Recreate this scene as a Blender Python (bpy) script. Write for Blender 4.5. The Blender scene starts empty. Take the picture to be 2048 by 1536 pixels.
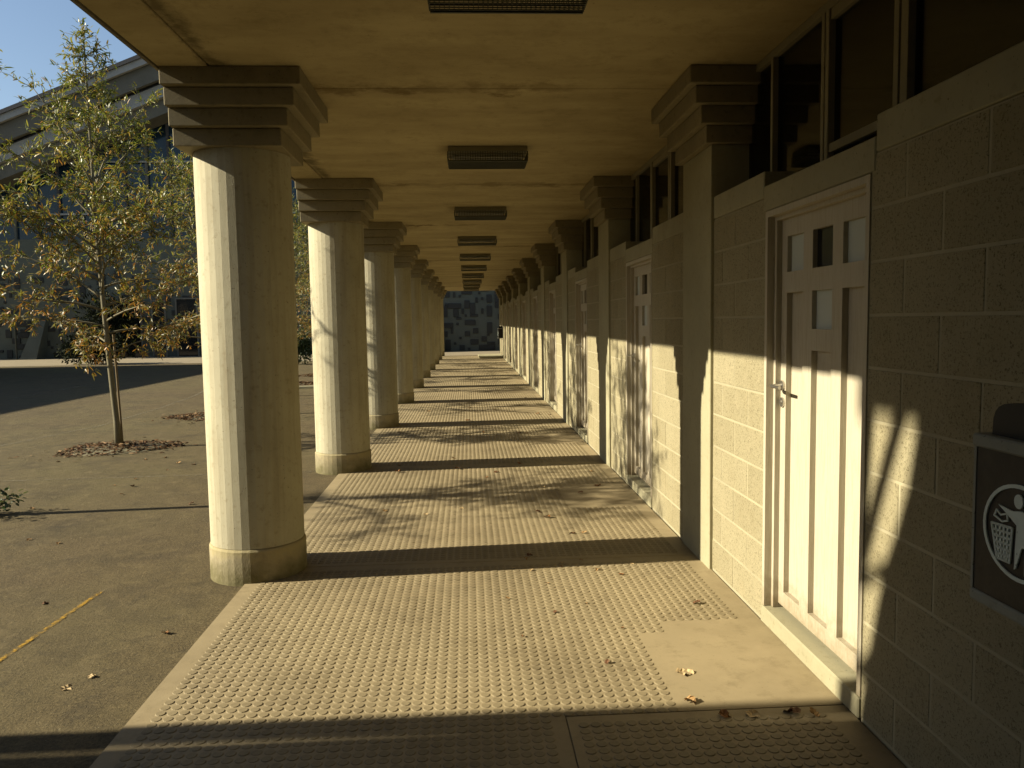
import bpy, bmesh, math, random
from mathutils import Vector, Matrix
R = math.radians
random.seed(7)
scn = bpy.context.scene
COL = scn.collection

# ------------------------------------------------------------------ camera
F_PX, YAW, PITCH, ROLL = 1584.0, .0549, .0797, .0155
cd = bpy.data.cameras.new('camera'); cam = bpy.data.objects.new('camera', cd); COL.objects.link(cam)
cd.sensor_width = 36; cd.lens = F_PX / 2048 * 36; cd.clip_start = .05; cd.clip_end = 2000
_r = Vector((math.cos(YAW), -math.sin(YAW), 0)); _f0 = Vector((math.sin(YAW), math.cos(YAW), 0)); _z = Vector((0, 0, 1))
_f = _f0 * math.cos(PITCH) - _z * math.sin(PITCH); _u = _f0 * math.sin(PITCH) + _z * math.cos(PITCH)
_R = _r * math.cos(ROLL) - _u * math.sin(ROLL); _U = _r * math.sin(ROLL) + _u * math.cos(ROLL)
cam.matrix_world = Matrix(((_R.x, _U.x, -_f.x, 0), (_R.y, _U.y, -_f.y, 0), (_R.z, _U.z, -_f.z, 1.6), (0, 0, 0, 1)))
scn.camera = cam

# ------------------------------------------------------------------ sky, sun, exposure
SUN_EL, SUN_AZ = R(27.1), R(3.3)          # the sun stands left (-X), slightly on the camera's side
w = bpy.data.worlds.new('World'); scn.world = w; w.use_nodes = True
nt = w.node_tree; nt.nodes.clear()
sky = nt.nodes.new('ShaderNodeTexSky'); sky.sky_type = 'NISHITA'; sky.sun_disc = False
sky.sun_elevation = SUN_EL; sky.sun_rotation = R(270) - SUN_AZ
sky.air_density = 1.0; sky.dust_density = .6; sky.ozone_density = 1.0
bg = nt.nodes.new('ShaderNodeBackground'); bg.inputs['Strength'].default_value = .058
wo = nt.nodes.new('ShaderNodeOutputWorld')
nt.links.new(sky.outputs[0], bg.inputs[0]); nt.links.new(bg.outputs[0], wo.inputs[0])
sd = bpy.data.lights.new('sun', 'SUN'); sd.energy = 5.0; sd.angle = R(.53); sd.color = (1, .90, .69)
sun = bpy.data.objects.new('sun', sd); COL.objects.link(sun)
S = Vector((-math.cos(SUN_EL) * math.cos(SUN_AZ), -math.cos(SUN_EL) * math.sin(SUN_AZ), math.sin(SUN_EL)))
sun.rotation_euler = S.to_track_quat('Z', 'Y').to_euler(); sun.location = S * 60
scn.view_settings.view_transform = 'Standard'; scn.view_settings.look = 'None'
scn.view_settings.exposure = 1.27; scn.view_settings.gamma = 1
scn.view_settings.use_curve_mapping = False
scn.render.engine = 'CYCLES'
scn.cycles.max_bounces = 10; scn.cycles.diffuse_bounces = 6; scn.cycles.glossy_bounces = 4
scn.cycles.transmission_bounces = 6; scn.cycles.transparent_max_bounces = 8
scn.cycles.use_denoising = True; scn.cycles.caustics_reflective = False; scn.cycles.caustics_refractive = False

# ------------------------------------------------------------------ materials
class NB:
    """node-building helper for one material"""
    def __init__(s, name):
        s.m = bpy.data.materials.new(name); s.m.use_nodes = True
        s.t = s.m.node_tree; s.b = s.t.nodes['Principled BSDF']; s.out = s.t.nodes['Material Output']
        s.co = s.t.nodes.new('ShaderNodeTexCoord').outputs['Object']
        s.geo = s.t.nodes.new('ShaderNodeNewGeometry')
        s.oi = s.t.nodes.new('ShaderNodeObjectInfo')
    def n(s, typ, **kw):
        d = s.t.nodes.new(typ)
        for k, v in kw.items(): setattr(d, k, v)
        return d
    def l(s, a, b): s.t.links.new(a, b)
    def world(s): s.co = s.geo.outputs['Position']; return s
    def noise(s, scale, detail=4, rough=.6, stretch=None):
        d = s.n('ShaderNodeTexNoise'); d.inputs['Scale'].default_value = scale
        d.inputs['Detail'].default_value = detail; d.inputs['Roughness'].default_value = rough
        c = s.co
        if stretch:
            mp = s.n('ShaderNodeMapping'); mp.inputs['Scale'].default_value = stretch; s.l(c, mp.inputs[0]); c = mp.outputs[0]
        s.l(c, d.inputs['Vector']); return d.outputs[0]
    def ramp(s, fac, stops):
        d = s.n('ShaderNodeValToRGB'); e = d.color_ramp.elements
        while len(e) < len(stops): e.new(.5)
        for q, (p, c) in zip(e, stops):
            q.position = p; q.color = (*c, 1) if len(c) == 3 else c
        s.l(fac, d.inputs[0]); return d.outputs[0]
    def mix(s, fac, a, b, mode='MIX'):
        d = s.n('ShaderNodeMix', data_type='RGBA', blend_type=mode)
        for sock, v in ((d.inputs[0], fac), (d.inputs[6], a), (d.inputs[7], b)):
            if isinstance(v, (int, float)): sock.default_value = v
            elif isinstance(v, tuple): sock.default_value = (*v, 1)
            else: s.l(v, sock)
        return d.outputs[2]
    def math(s, op, a, b=0.):
        d = s.n('ShaderNodeMath', operation=op)
        for sock, v in zip(d.inputs, (a, b)):
            if isinstance(v, (int, float)): sock.default_value = v
            else: s.l(v, sock)
        return d.outputs[0]
    def bump(s, h, strength=.3, dist=.01, prev=None):
        d = s.n('ShaderNodeBump'); d.inputs['Strength'].default_value = strength; d.inputs['Distance'].default_value = dist
        s.l(h, d.inputs['Height'])
        if prev: s.l(prev, d.inputs['Normal'])
        s.l(d.outputs[0], s.b.inputs['Normal']); return d.outputs[0]
    def fin(s, col, rough=.85, spec=.3, **kw):
        if isinstance(col, tuple): s.b.inputs['Base Color'].default_value = (*col, 1)
        else: s.l(col, s.b.inputs['Base Color'])
        if isinstance(rough, (int, float)): s.b.inputs['Roughness'].default_value = rough
        else: s.l(rough, s.b.inputs['Roughness'])
        s.b.inputs['Specular IOR Level'].default_value = spec
        for k, v in kw.items(): s.b.inputs[k.replace('_', ' ')].default_value = v
        return s.m

def concrete(name, c, dark, spots=.5, bumpd=.004, streak=False):
    k = NB(name).world()
    col = k.mix(k.ramp(k.noise(1.3, 6, .65), [(.35, (0, 0, 0)), (.72, (1, 1, 1))]), c, tuple(.76 * q for q in c))
    col = k.mix(k.ramp(k.noise(26, 3), [(.57, (0, 0, 0)), (.76, (.55, .55, .55))]), col, dark)
    if streak:
        col = k.mix(k.ramp(k.noise(3, 4, .6, (5, 5, .35)), [(.5, (0, 0, 0)), (.8, (spots,) * 3)]), col, dark)
    else:
        col = k.mix(k.ramp(k.noise(2.4, 5, .7), [(.55, (0, 0, 0)), (.8, (spots,) * 3)]), col, dark)
    col = k.mix(k.ramp(k.noise(75, 2, .5), [(.70, (0, 0, 0)), (.745, (.8,) * 3)]), col, tuple(.6 * q for q in dark))
    b = k.bump(k.noise(160, 3), .25, bumpd); k.bump(k.noise(9, 4), .2, bumpd * 2, b)
    return k.fin(col, .8, .25)

M = {}
M['column'] = concrete('column_concrete', (.42, .388, .27), (.215, .175, .10), .6, streak=True)
def plinth_mat():
    k = NB('plinth_concrete').world()
    sx = k.n('ShaderNodeSeparateXYZ'); k.l(k.co, sx.inputs[0])
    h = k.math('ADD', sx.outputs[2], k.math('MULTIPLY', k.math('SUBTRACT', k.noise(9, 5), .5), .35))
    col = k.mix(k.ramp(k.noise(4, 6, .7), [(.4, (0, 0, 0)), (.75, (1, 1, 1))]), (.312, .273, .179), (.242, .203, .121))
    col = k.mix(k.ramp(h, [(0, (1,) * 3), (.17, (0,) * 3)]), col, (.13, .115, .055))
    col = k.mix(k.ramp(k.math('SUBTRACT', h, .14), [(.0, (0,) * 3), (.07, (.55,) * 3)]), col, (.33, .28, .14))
    k.bump(k.noise(70, 4), .5, .005)
    return k.fin(col, .85, .2)
M['plinth'] = plinth_mat()
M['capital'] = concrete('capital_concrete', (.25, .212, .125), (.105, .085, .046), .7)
def soffit_mat():
    k = NB('soffit_concrete').world()
    sx = k.n('ShaderNodeSeparateXYZ'); k.l(k.co, sx.inputs[0])
    # stains that gather along the joints on the column lines (Y = 5.18 + 3.565 n)
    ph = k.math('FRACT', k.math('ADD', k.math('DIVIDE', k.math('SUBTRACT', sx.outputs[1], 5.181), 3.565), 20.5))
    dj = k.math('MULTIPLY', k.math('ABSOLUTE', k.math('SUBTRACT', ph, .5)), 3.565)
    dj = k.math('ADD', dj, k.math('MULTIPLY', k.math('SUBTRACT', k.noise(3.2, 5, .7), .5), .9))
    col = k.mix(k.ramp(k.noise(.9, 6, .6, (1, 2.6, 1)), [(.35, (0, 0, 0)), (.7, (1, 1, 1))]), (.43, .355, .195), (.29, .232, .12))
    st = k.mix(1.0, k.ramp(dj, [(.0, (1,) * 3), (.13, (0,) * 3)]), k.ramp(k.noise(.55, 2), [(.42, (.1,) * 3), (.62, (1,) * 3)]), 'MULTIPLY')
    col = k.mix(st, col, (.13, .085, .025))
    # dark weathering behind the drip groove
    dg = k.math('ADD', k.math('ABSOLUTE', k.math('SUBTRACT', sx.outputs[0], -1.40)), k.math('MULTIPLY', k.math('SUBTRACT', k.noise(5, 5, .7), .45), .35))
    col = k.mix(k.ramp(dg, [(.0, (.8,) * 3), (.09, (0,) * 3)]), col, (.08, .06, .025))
    col = k.mix(k.ramp(k.noise(6, 6, .75), [(.5, (0,) * 3), (.75, (.5,) * 3)]), col, (.17, .13, .055))
    col = k.mix(k.ramp(k.noise(60, 3, .6), [(.64, (0,) * 3), (.74, (.5,) * 3)]), col, (.14, .105, .045))
    k.bump(k.noise(4, 4, .5, (1, 9, 1)), .25, .006)
    return k.fin(col, .85, .2)
M['soffit'] = soffit_mat()
M['fascia'] = concrete('fascia_weathered', (.16, .14, .10), (.07, .06, .045), .5)
def block_mat(name, lines=False):
    k = NB(name).world()
    v = k.math('MULTIPLY', k.oi.outputs['Random'], 1.0)
    col = k.mix(v, (.255, .224, .136), (.290, .257, .160)) if not lines else (.27, .24, .148)
    col = k.mix(k.ramp(k.noise(2.2, 5, .7), [(.5, (0, 0, 0)), (.8, (.5,) * 3)]), col, (.20, .165, .085))
    fine = k.noise(120, 4, .75)
    col = k.mix(k.ramp(fine, [(.54, (0, 0, 0)), (.64, (.9,) * 3)]), col, (.085, .070, .037))
    col = k.mix(k.ramp(k.noise(7, 6, .75), [(.52, (0,) * 3), (.75, (.55,) * 3)]), col, (.33, .285, .18))
    if lines:
        sx = k.n('ShaderNodeSeparateXYZ'); k.l(k.co, sx.inputs[0]); cx = k.n('ShaderNodeCombineXYZ')
        k.l(k.math('ADD', sx.outputs[1], 20), cx.inputs[0]); k.l(sx.outputs[2], cx.inputs[1])
        br = k.n('ShaderNodeTexBrick'); k.l(cx.outputs[0], br.inputs[0])
        br.inputs['Scale'].default_value = 1; br.inputs['Brick Width'].default_value = .44; br.inputs['Row Height'].default_value = .2
        br.inputs['Mortar Size'].default_value = .005
        col = k.mix(br.outputs['Fac'], col, (.35, .32, .21))
        b = k.bump(k.math('SUBTRACT', 1, br.outputs['Fac']), .6, .004)
        k.bump(fine, .5, .004, b)
    else:
        b = k.bump(fine, .8, .006); k.bump(k.noise(34, 5, .7), .5, .006, b)
    return k.fin(col, .9, .15)
M['block'] = block_mat('block_face'); M['blockwall'] = block_mat('block_wall_far', True)
M['mortar'] = concrete('mortar', (.335, .30, .195), (.27, .225, .125), .3, .003)
M['pilaster'] = concrete('pilaster_render', (.325, .30, .19), (.215, .18, .095), .4, .003)
M['cope'] = concrete('coping_concrete', (.305, .28, .178), (.175, .148, .075), .5, .003)
def wood_mat():
    k = NB('painted_wood').world()
    col = k.mix(k.ramp(k.noise(14, 5, .7, (6, 6, .35)), [(.45, (0, 0, 0)), (.75, (1, 1, 1))]), (.40, .36, .27), (.32, .28, .195))
    sx = k.n('ShaderNodeSeparateXYZ'); k.l(k.co, sx.inputs[0])
    low = k.math('ADD', sx.outputs[2], k.math('MULTIPLY', k.math('SUBTRACT', k.noise(14, 5, .7), .5), .35))
    col = k.mix(k.ramp(low, [(.08, (.85,) * 3), (.28, (0,) * 3)]), col, (.20, .155, .09))
    col = k.mix(k.ramp(k.noise(24, 6, .8, (1, 1.6, .5)), [(.60, (0,) * 3), (.74, (.6,) * 3)]), col, (.19, .15, .09))
    k.bump(k.noise(30, 4, .6, (8, 8, .4)), .35, .004)
    return k.fin(col, .55, .35)
M['door'] = wood_mat()
M['board'] = NB('pale_board').fin((.437, .468, .421), .6, .3)
M['joinery'] = concrete('window_joinery', (.27, .24, .15), (.17, .145, .085), .3, .002)
def glass(name, tint=(.9, .95, .95), rough=.0):
    k = NB(name)
    g = k.n('ShaderNodeBsdfGlossy'); g.inputs['Roughness'].default_value = rough; g.inputs['Color'].default_value = (1, 1, 1, 1)
    t = k.n('ShaderNodeBsdfTransparent'); t.inputs['Color'].default_value = (*tint, 1)
    fr = k.n('ShaderNodeFresnel'); fr.inputs['IOR'].default_value = 1.52
    mx = k.n('ShaderNodeMixShader'); k.l(k.math('MULTIPLY', fr.outputs[0], .7), mx.inputs[0]); k.l(t.outputs[0], mx.inputs[1]); k.l(g.outputs[0], mx.inputs[2])
    k.l(mx.outputs[0], k.out.inputs['Surface']); return k.m
M['glass'] = glass('window_glass', (.35, .37, .36))
M['dark_glass'] = NB('dark_glass').fin((.012, .013, .014), .08, .5)
M['hall_glass'] = NB('blue_glass').fin((.012, .03, .05), .12, .35)
M['metal'] = NB('brushed_metal').fin((.55, .53, .48), .35, .5, Metallic=1.0)
M['darkmetal'] = NB('dark_guard_metal').fin((.05, .05, .03), .55, .4)
M['housing'] = NB('lamp_housing').fin((.16, .14, .08), .6, .3)
M['tube'] = NB('lamp_tube_unlit').fin((.45, .43, .36), .3, .4)
M['black'] = NB('black_plastic').fin((.008, .008, .009), .5, .3)
def binmat():
    k = NB('bin_body_plastic')
    col = k.mix(k.ramp(k.noise(30, 5), [(.4, (0,) * 3), (.7, (1,) * 3)]), (.022, .019, .015), (.035, .030, .023))
    k.bump(k.noise(200, 3), .2, .002); return k.fin(col, .55, .3)
M['bin'] = binmat()
M['binrim'] = concrete('bin_rim', (.30, .30, .24), (.15, .15, .11), .4, .002)
M['sticker'] = concrete('pale_print', (.70, .76, .66), (.5, .55, .46), .3, .0)
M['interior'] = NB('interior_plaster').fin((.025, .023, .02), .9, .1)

def asphalt_mat():
    k = NB('asphalt').world()
    agg = k.noise(62, 4, .85); big = k.noise(.28, 5, .6)
    col = k.mix(k.ramp(agg, [(.36, (0, 0, 0)), (.66, (1, 1, 1))]), (.042, .031, .014), (.150, .112, .052))
    col = k.mix(k.ramp(big, [(.42, (0, 0, 0)), (.68, (.6,) * 3)]), col, (.105, .090, .036))
    col = k.mix(k.ramp(k.noise(1.3, 7, .75), [(.48, (0,) * 3), (.72, (.7,) * 3)]), col, (.036, .028, .015))
    col = k.mix(k.ramp(k.noise(5.5, 6, .8), [(.50, (0,) * 3), (.68, (.6,) * 3)]), col, (.145, .112, .054))
    col = k.mix(k.ramp(k.noise(3.1, 6, .8, (1, 1, 1.7)), [(.56, (0,) * 3), (.70, (.6,) * 3)]), col, (.026, .021, .012))
    col = k.mix(k.ramp(k.noise(48, 2, .5), [(.70, (0,) * 3), (.76, (.8,) * 3)]), col, (.19, .16, .09))
    b = k.bump(agg, 1.0, .009); k.bump(k.noise(1.6, 4), .4, .06, b)
    return k.fin(col, .85, .25)
M['asphalt'] = asphalt_mat()
M['paving'] = concrete('far_paving', (.27, .225, .15), (.16, .13, .08), .5)
def floor_mat(name, c, d):
    k = NB(name).world()
    col = k.mix(k.ramp(k.noise(1.7, 6, .65), [(.35, (0,) * 3), (.7, (1,) * 3)]), c, tuple(q * .84 for q in c))
    col = k.mix(k.ramp(k.noise(.8, 5, .7), [(.47, (0,) * 3), (.72, (.7,) * 3)]), col, d)
    col = k.mix(k.ramp(k.noise(9, 6, .75), [(.52, (0,) * 3), (.75, (.6,) * 3)]), col, d)
    col = k.mix(k.ramp(k.noise(55, 4, .7), [(.62, (0,) * 3), (.76, (.6,) * 3)]), col, tuple(.5 * q for q in d))
    b = k.bump(k.noise(140, 3), .3, .002); k.bump(k.noise(6, 4), .2, .008, b)
    return k.fin(col, .7, .3)
M['slab'] = floor_mat('walkway_concrete', (.290, .232, .132), (.145, .112, .058))
M['stud'] = floor_mat('stud_concrete', (.235, .188, .104), (.105, .080, .042))
def paint_mat(name, c):
    k = NB(name).world()
    tr = k.n('ShaderNodeBsdfTransparent'); mx = k.n('ShaderNodeMixShader')
    f = k.ramp(k.noise(28, 6, .75), [(.42, (0,) * 3), (.62, (.9,) * 3)])
    k.l(f, mx.inputs[0]); k.l(tr.outputs[0], mx.inputs[1]); k.l(k.b.outputs[0], mx.inputs[2]); k.l(mx.outputs[0], k.out.inputs['Surface'])
    return k.fin(c, .8, .2)
M['white_paint'] = paint_mat('worn_white_paint', (.20, .175, .12)); M['yellow_paint'] = paint_mat('worn_yellow_paint', (.36, .21, .02))
def leaf_mat(name, stops, rough=.48, trans=.35):
    k = NB(name)
    col = k.ramp(k.geo.outputs['Random Per Island'], stops)
    d = k.n('ShaderNodeBsdfTranslucent'); k.l(col, d.inputs['Color'])
    mx = k.n('ShaderNodeMixShader'); mx.inputs[0].default_value = trans
    k.fin(col, rough, .6 if rough < .6 else .1); k.l(k.b.outputs[0], mx.inputs[1]); k.l(d.outputs[0], mx.inputs[2]); k.l(mx.outputs[0], k.out.inputs['Surface'])
    return k.m
M['leaf_high'] = leaf_mat('willow_leaf_green', [(0, (.06, .08, .010)), (.4, (.15, .18, .022)), (.75, (.28, .26, .035)), (1, (.36, .22, .03))])
M['leaf_low'] = leaf_mat('willow_leaf_autumn', [(0, (.06, .07, .012)), (.35, (.18, .165, .03)), (.7, (.30, .18, .03)), (1, (.38, .16, .02))])
M['shrub'] = leaf_mat('shrub_leaf', [(0, (.02, .035, .01)), (.6, (.045, .075, .018)), (1, (.09, .11, .03))])
M['darkshrub'] = leaf_mat('evergreen_leaf', [(0, (.006, .008, .004)), (1, (.018, .024, .010))], .9, .1)
M['litter'] = leaf_mat('dead_leaf', [(0, (.025, .013, .006)), (.4, (.07, .036, .014)), (.8, (.14, .075, .032)), (1, (.30, .20, .11))], .6, .1)
M['bark'] = concrete('young_bark', (.17, .15, .09), (.07, .06, .035), .6, .006, streak=True)
M['stake'] = concrete('stake_timber', (.20, .15, .08), (.1, .07, .035), .4, .004, streak=True)
M['hallconc'] = concrete('hall_concrete', (.10, .11, .088), (.05, .055, .045), .5)
M['hallstone'] = concrete('hall_dark_stone', (.040, .041, .036), (.024, .024, .022), .4)
M['hallpale'] = concrete('hall_fascia_pale', (.33, .335, .32), (.22, .22, .205), .4)
M['hallgrey'] = concrete('hall_fascia_grey', (.14, .135, .11), (.09, .085, .07), .4)
M['slate'] = concrete('hall_roof_slate', (.08, .08, .085), (.05, .05, .05), .4)
M['render'] = concrete('neighbour_render', (.45, .40, .30), (.3, .26, .18), .4)

# ------------------------------------------------------------------ mesh helpers
def ob(name, me, parent=None, loc=None, kind=None, label=None, cat=None, group=None):
    o = bpy.data.objects.new(name, me); COL.objects.link(o)
    if parent: o.parent = parent
    if loc: o.location = loc
    if kind: o['kind'] = kind
    if label: o['label'] = label
    if cat: o['category'] = cat
    if group: o['group'] = group
    return o
def thing(name, label, cat, loc=(0, 0, 0), group=None): return ob(name, None, None, loc, None, label, cat, group)
def mk(name, verts, faces, mat, smooth=False):
    me = bpy.data.meshes.new(name); me.from_pydata(verts, [], faces); me.materials.append(M[mat] if isinstance(mat, str) else mat)
    if smooth: me.polygons.foreach_set('use_smooth', [True] * len(faces))
    me.update(); return me
BF = [(0, 3, 2, 1), (4, 5, 6, 7), (0, 1, 5, 4), (1, 2, 6, 5), (2, 3, 7, 6), (3, 0, 4, 7)]
def boxvf(lo, hi):
    (a, b, c), (d, e, f) = lo, hi
    return [(a, b, c), (d, b, c), (d, e, c), (a, e, c), (a, b, f), (d, b, f), (d, e, f), (a, e, f)]
def boxes(name, lst, mat):
    V = []; Fc = []
    for lo, hi in lst:
        n = len(V); V += boxvf(lo, hi); Fc += [tuple(i + n for i in f) for f in BF]
    return mk(name, V, Fc, mat)
def cbox(name, lo, hi, mat, bev=.004, seg=1):
    bm = bmesh.new(); vs = [bm.verts.new(v) for v in boxvf(lo, hi)]
    for f in BF: bm.faces.new([vs[i] for i in f])
    bmesh.ops.bevel(bm, geom=bm.edges[:], offset=bev, segments=seg, affect='EDGES', profile=.5)
    me = bpy.data.meshes.new(name); bm.to_mesh(me); bm.free(); me.materials.append(M[mat]); return me
def prism(name, poly, x0, x1, mat, axis='X'):
    n = len(poly)
    def P(a, p): return (a, p[0], p[1]) if axis == 'X' else (p[0], a, p[1])
    V = [P(x0, p) for p in poly] + [P(x1, p) for p in poly]
    Fc = [tuple(range(n)), tuple(range(2 * n - 1, n - 1, -1))] + [(i, i + n, (i + 1) % n + n, (i + 1) % n) for i in range(n)]
    me = mk(name, V, Fc, mat); bm = bmesh.new(); bm.from_mesh(me); bmesh.ops.recalc_face_normals(bm, faces=bm.faces[:]); bm.to_mesh(me); bm.free(); return me
def lathe(name, prof, n, mat, smooth=False, off=0.):
    V = []; Fc = []
    for r, z in prof: V += [(r * math.cos(2 * math.pi * (i + off) / n), r * math.sin(2 * math.pi * (i + off) / n), z) for i in range(n)]
    for j in range(len(prof) - 1):
        for i in range(n): Fc.append((j * n + i, j * n + (i + 1) % n, (j + 1) * n + (i + 1) % n, (j + 1) * n + i))
    Fc.append(tuple(range(n - 1, -1, -1))); Fc.append(tuple(range((len(prof) - 1) * n, len(prof) * n)))
    return mk(name, V, Fc, mat, smooth)
def tubevf(pts, rad, n=6, V=None, Fc=None):
    V = [] if V is None else V; Fc = [] if Fc is None else Fc
    base = len(V); k = len(pts)
    for i, p in enumerate(pts):
        p = Vector(p); d = (Vector(pts[min(i + 1, k - 1)]) - Vector(pts[max(i - 1, 0)])).normalized()
        a = d.orthogonal().normalized() if abs(d.z) < .9 else Vector((1, 0, 0)).cross(d).normalized(); b = d.cross(a)
        r = rad[i] if isinstance(rad, (list, tuple)) else rad
        V += [tuple(p + (a * math.cos(2 * math.pi * j / n) + b * math.sin(2 * math.pi * j / n)) * r) for j in range(n)]
    for i in range(k - 1):
        for j in range(n): Fc.append((base + i * n + j, base + i * n + (j + 1) % n, base + (i + 1) * n + (j + 1) % n, base + (i + 1) * n + j))
    Fc.append(tuple(base + j for j in range(n - 1, -1, -1))); Fc.append(tuple(base + (k - 1) * n + j for j in range(n)))
    return V, Fc

# ------------------------------------------------------------------ layout numbers (metres)
B, YC = 3.565, 5.181              # bay length, first visible column line
XC, XW, XP = -1.395, 1.529, 1.509  # column axis, block wall face, pilaster face
ZC, ZS, ZG = 3.076, 2.655, -.016   # soffit, top of shafts, asphalt level
NMIN, NMAX = -2, 9                # column lines
ORD = ['nearest', 'second', 'third', 'fourth', 'fifth', 'sixth', 'seventh', 'eighth', 'ninth', 'farthest']

# ------------------------------------------------------------------ ground
me = mk('asphalt', [(-300, -200, ZG), (300, -200, ZG), (300, 400, ZG), (-300, 400, ZG)], [(0, 1, 2, 3)], 'asphalt')
ob('asphalt_yard', me, kind='structure')
ob('paving', mk('paving', [(-60, 34.2, ZG + .005), (-1.8, 35.0, ZG + .005), (-1.8, 37.4, ZG + .005), (8, 37.4, ZG + .005), (8, 43.6, ZG + .005), (-60, 43.6, ZG + .005)], [(0, 1, 2, 3, 4, 5)], 'paving'), kind='structure')
def line(name, pts, wdt, mat):
    V = []; Fc = []
    for i, p in enumerate(pts):
        a = Vector(pts[max(i - 1, 0)]); b = Vector(pts[min(i + 1, len(pts) - 1)]); d = (b - a).normalized(); nn = Vector((-d.y, d.x)) * wdt / 2
        V += [(p[0] - nn.x, p[1] - nn.y, ZG + .004), (p[0] + nn.x, p[1] + nn.y, ZG + .004)]
        if i: Fc.append((2 * i - 2, 2 * i, 2 * i + 1, 2 * i - 1))
    ob(name, mk(name, V, Fc, mat), kind='structure')
line('yellow_marking', [(-2.325, 3.0), (-2.31, 3.88), (-2.27, 4.86)], .028, 'yellow_paint')
line('white_marking', [(-9, 8.52), (-4.98, 8.59), (-2.9, 8.65), (-1.5, 8.72)], .035, 'white_paint')
line('white_marking', [(-6.9, 9), (-6.47, 11.2), (-6.05, 13.3), (-6.1, 16), (-6.33, 18.7), (-6.9, 22)], .05, 'white_paint')
line('white_marking', [(-10.4, 14), (-10.53, 18.4), (-10.83, 29)], .08, 'white_paint')
ob('kerb', cbox('kerb', (-4.5, 19.95, ZG - .1), (-1.75, 20.12, ZG + .07), 'cope', .01), kind='structure')

# ------------------------------------------------------------------ walkway: slabs with raised studs
walk = ob('walkway', boxes('walkway_bed', [((-1.40, YC + (NMIN - 1) * B, -.3), (1.52, YC + 9 * B, -.022))], 'mortar'), kind='structure')
PITCH_S, R0, R1, HS = .048, .0212, .0186, .0029
def stud_vf(x, y, n, V, Fc):
    b = len(V); hh = HS * random.uniform(.65, 1.15)
    for r, z in ((R0, 0), (R1, hh)):
        V += [(x + r * math.cos(2 * math.pi * i / n), y + r * math.sin(2 * math.pi * i / n), z) for i in range(n)]
    Fc += [(b + i, b + (i + 1) % n, b + n + (i + 1) % n, b + n + i) for i in range(n)]
    Fc.append(tuple(range(b + n, b + 2 * n)))
PX0, PX1 = -1.409, 1.522
XJ, YJ = .365, 3.075 - YC           # the corner slab in front of each door ends on these joints
def stud_points(corner=False):
    pts = []
    ny = int((B - .16) / PITCH_S); nx = int((1.44 + 1.30) / PITCH_S)
    for j in range(ny + 1):
        y = -B + .085 + j * PITCH_S
        for i in range(nx + 1):
            x = -1.30 + i * PITCH_S
            if y > YJ - .02:                       # plain patch before the door threshold
                if x > .82 and YJ - .04 < y < -1.315: continue
                if x > .975 and -1.315 <= y < -1.13: continue
                if x > 1.39 and -1.13 <= y < -.945: continue
                if x > 1.41: continue
            elif x > 1.41: continue
            elif corner:
                if abs(x - XJ) < .045 or abs(y - YJ) < .045 and x > XJ: continue
            pts.append((x, y))
    return pts
SP = stud_points(); SPN = stud_points(True)
def slab_mesh():
    g = .004
    def ch(lo, hi): return (lo, hi)
    return [cbox('slab_main', (PX0, -B + g, -.12), (XJ - g / 2, -g, 0), 'slab', .006),
            cbox('slab_door', (XJ + g / 2, YJ + g, -.12), (PX1, -g, 0), 'slab', .006),
            cbox('slab_corner', (XJ + g / 2, -B + g, -.12), (PX1, YJ - g / 2, 0), 'slab', .006)]
# most bays are one slab across; the near bay shows the corner joint
slab_full = cbox('slab_full', (PX0, -B + .004, -.12), (PX1, -.004, 0), 'slab', .006)
near_L = cbox('slab_near_main', (PX0, -B + .004, -.12), (PX1, -.004, 0), 'slab', .006)
def joined_studs(pts, n):
    V = []; Fc = []
    for x, y in pts: stud_vf(x, y, n, V, Fc)
    return mk('studs', V, Fc, 'stud')
V = []; Fc = []; stud_vf(0, 0, 16, V, Fc); stud_me = mk('stud', V, Fc, 'stud')
studs_mid = joined_studs(SP, 10); studs_far = joined_studs(SP, 6)
for n in range(NMIN, NMAX + 1):
    y0 = YC + n * B
    if n == 0:
        # near bay: L-shaped main slab and the corner slab
        g = .002
        poly = [(PX0, -B + .004), (XJ - g, -B + .004), (XJ - g, YJ + g), (PX1, YJ + g), (PX1, -.004), (PX0, -.004)]
        mm = mk('slab_L', [(x, y, -.12) for x, y in poly] + [(x, y, 0) for x, y in poly],
                [tuple(range(5, -1, -1)), tuple(range(6, 12))] + [(i, (i + 1) % 6, (i + 1) % 6 + 6, i + 6) for i in range(6)], 'slab')
        sl = ob('paving_slab', mm, walk, (0, y0, 0))
        cs = ob('paving_slab', cbox('slab_corner', (XJ + g, -B + .004, -.12), (PX1, YJ - g, -.0005), 'slab', .002), walk, (0, y0, 0))
        # the 300 studs that show largest are objects of their own
        vis = []
        for x, y in SPN:
            Y = y + y0; px = 935 + 1584 * (x - .055 * Y * 0) / Y
            if Y > 2.72 and -.02 * Y + -.62 * Y < x < .70 * Y and abs(x) < 9: vis.append((Y, x, y))
        vis.sort(); near = vis[:300]; keep = {(x, y) for _, x, y in near}
        for _, x, y in near: ob('stud', stud_me, sl if not (x > XJ and y < YJ) else cs, (x, y, 0)).scale.z = random.uniform(.65, 1.15)
        st = ob('studs', joined_studs([p for p in SPN if p not in keep], 12), sl, kind='stuff')
    else:
        sl = ob('paving_slab', slab_full, walk, (0, y0, 0))
        ob('studs', studs_mid if n in (1, 2) else studs_far, sl, kind='stuff')
st = thing('concrete_step', 'low pale concrete step at the far end of the walkway', 'step', (1.0, 35.2, 0))
ob('tread', cbox('tread', (-.55, -1.0, .05), (.5, 1.0, .11), 'cope', .008), st); ob('riser', cbox('riser', (-.52, -.97, 0), (.48, .97, .05), 'cope', .004), st)

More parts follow.
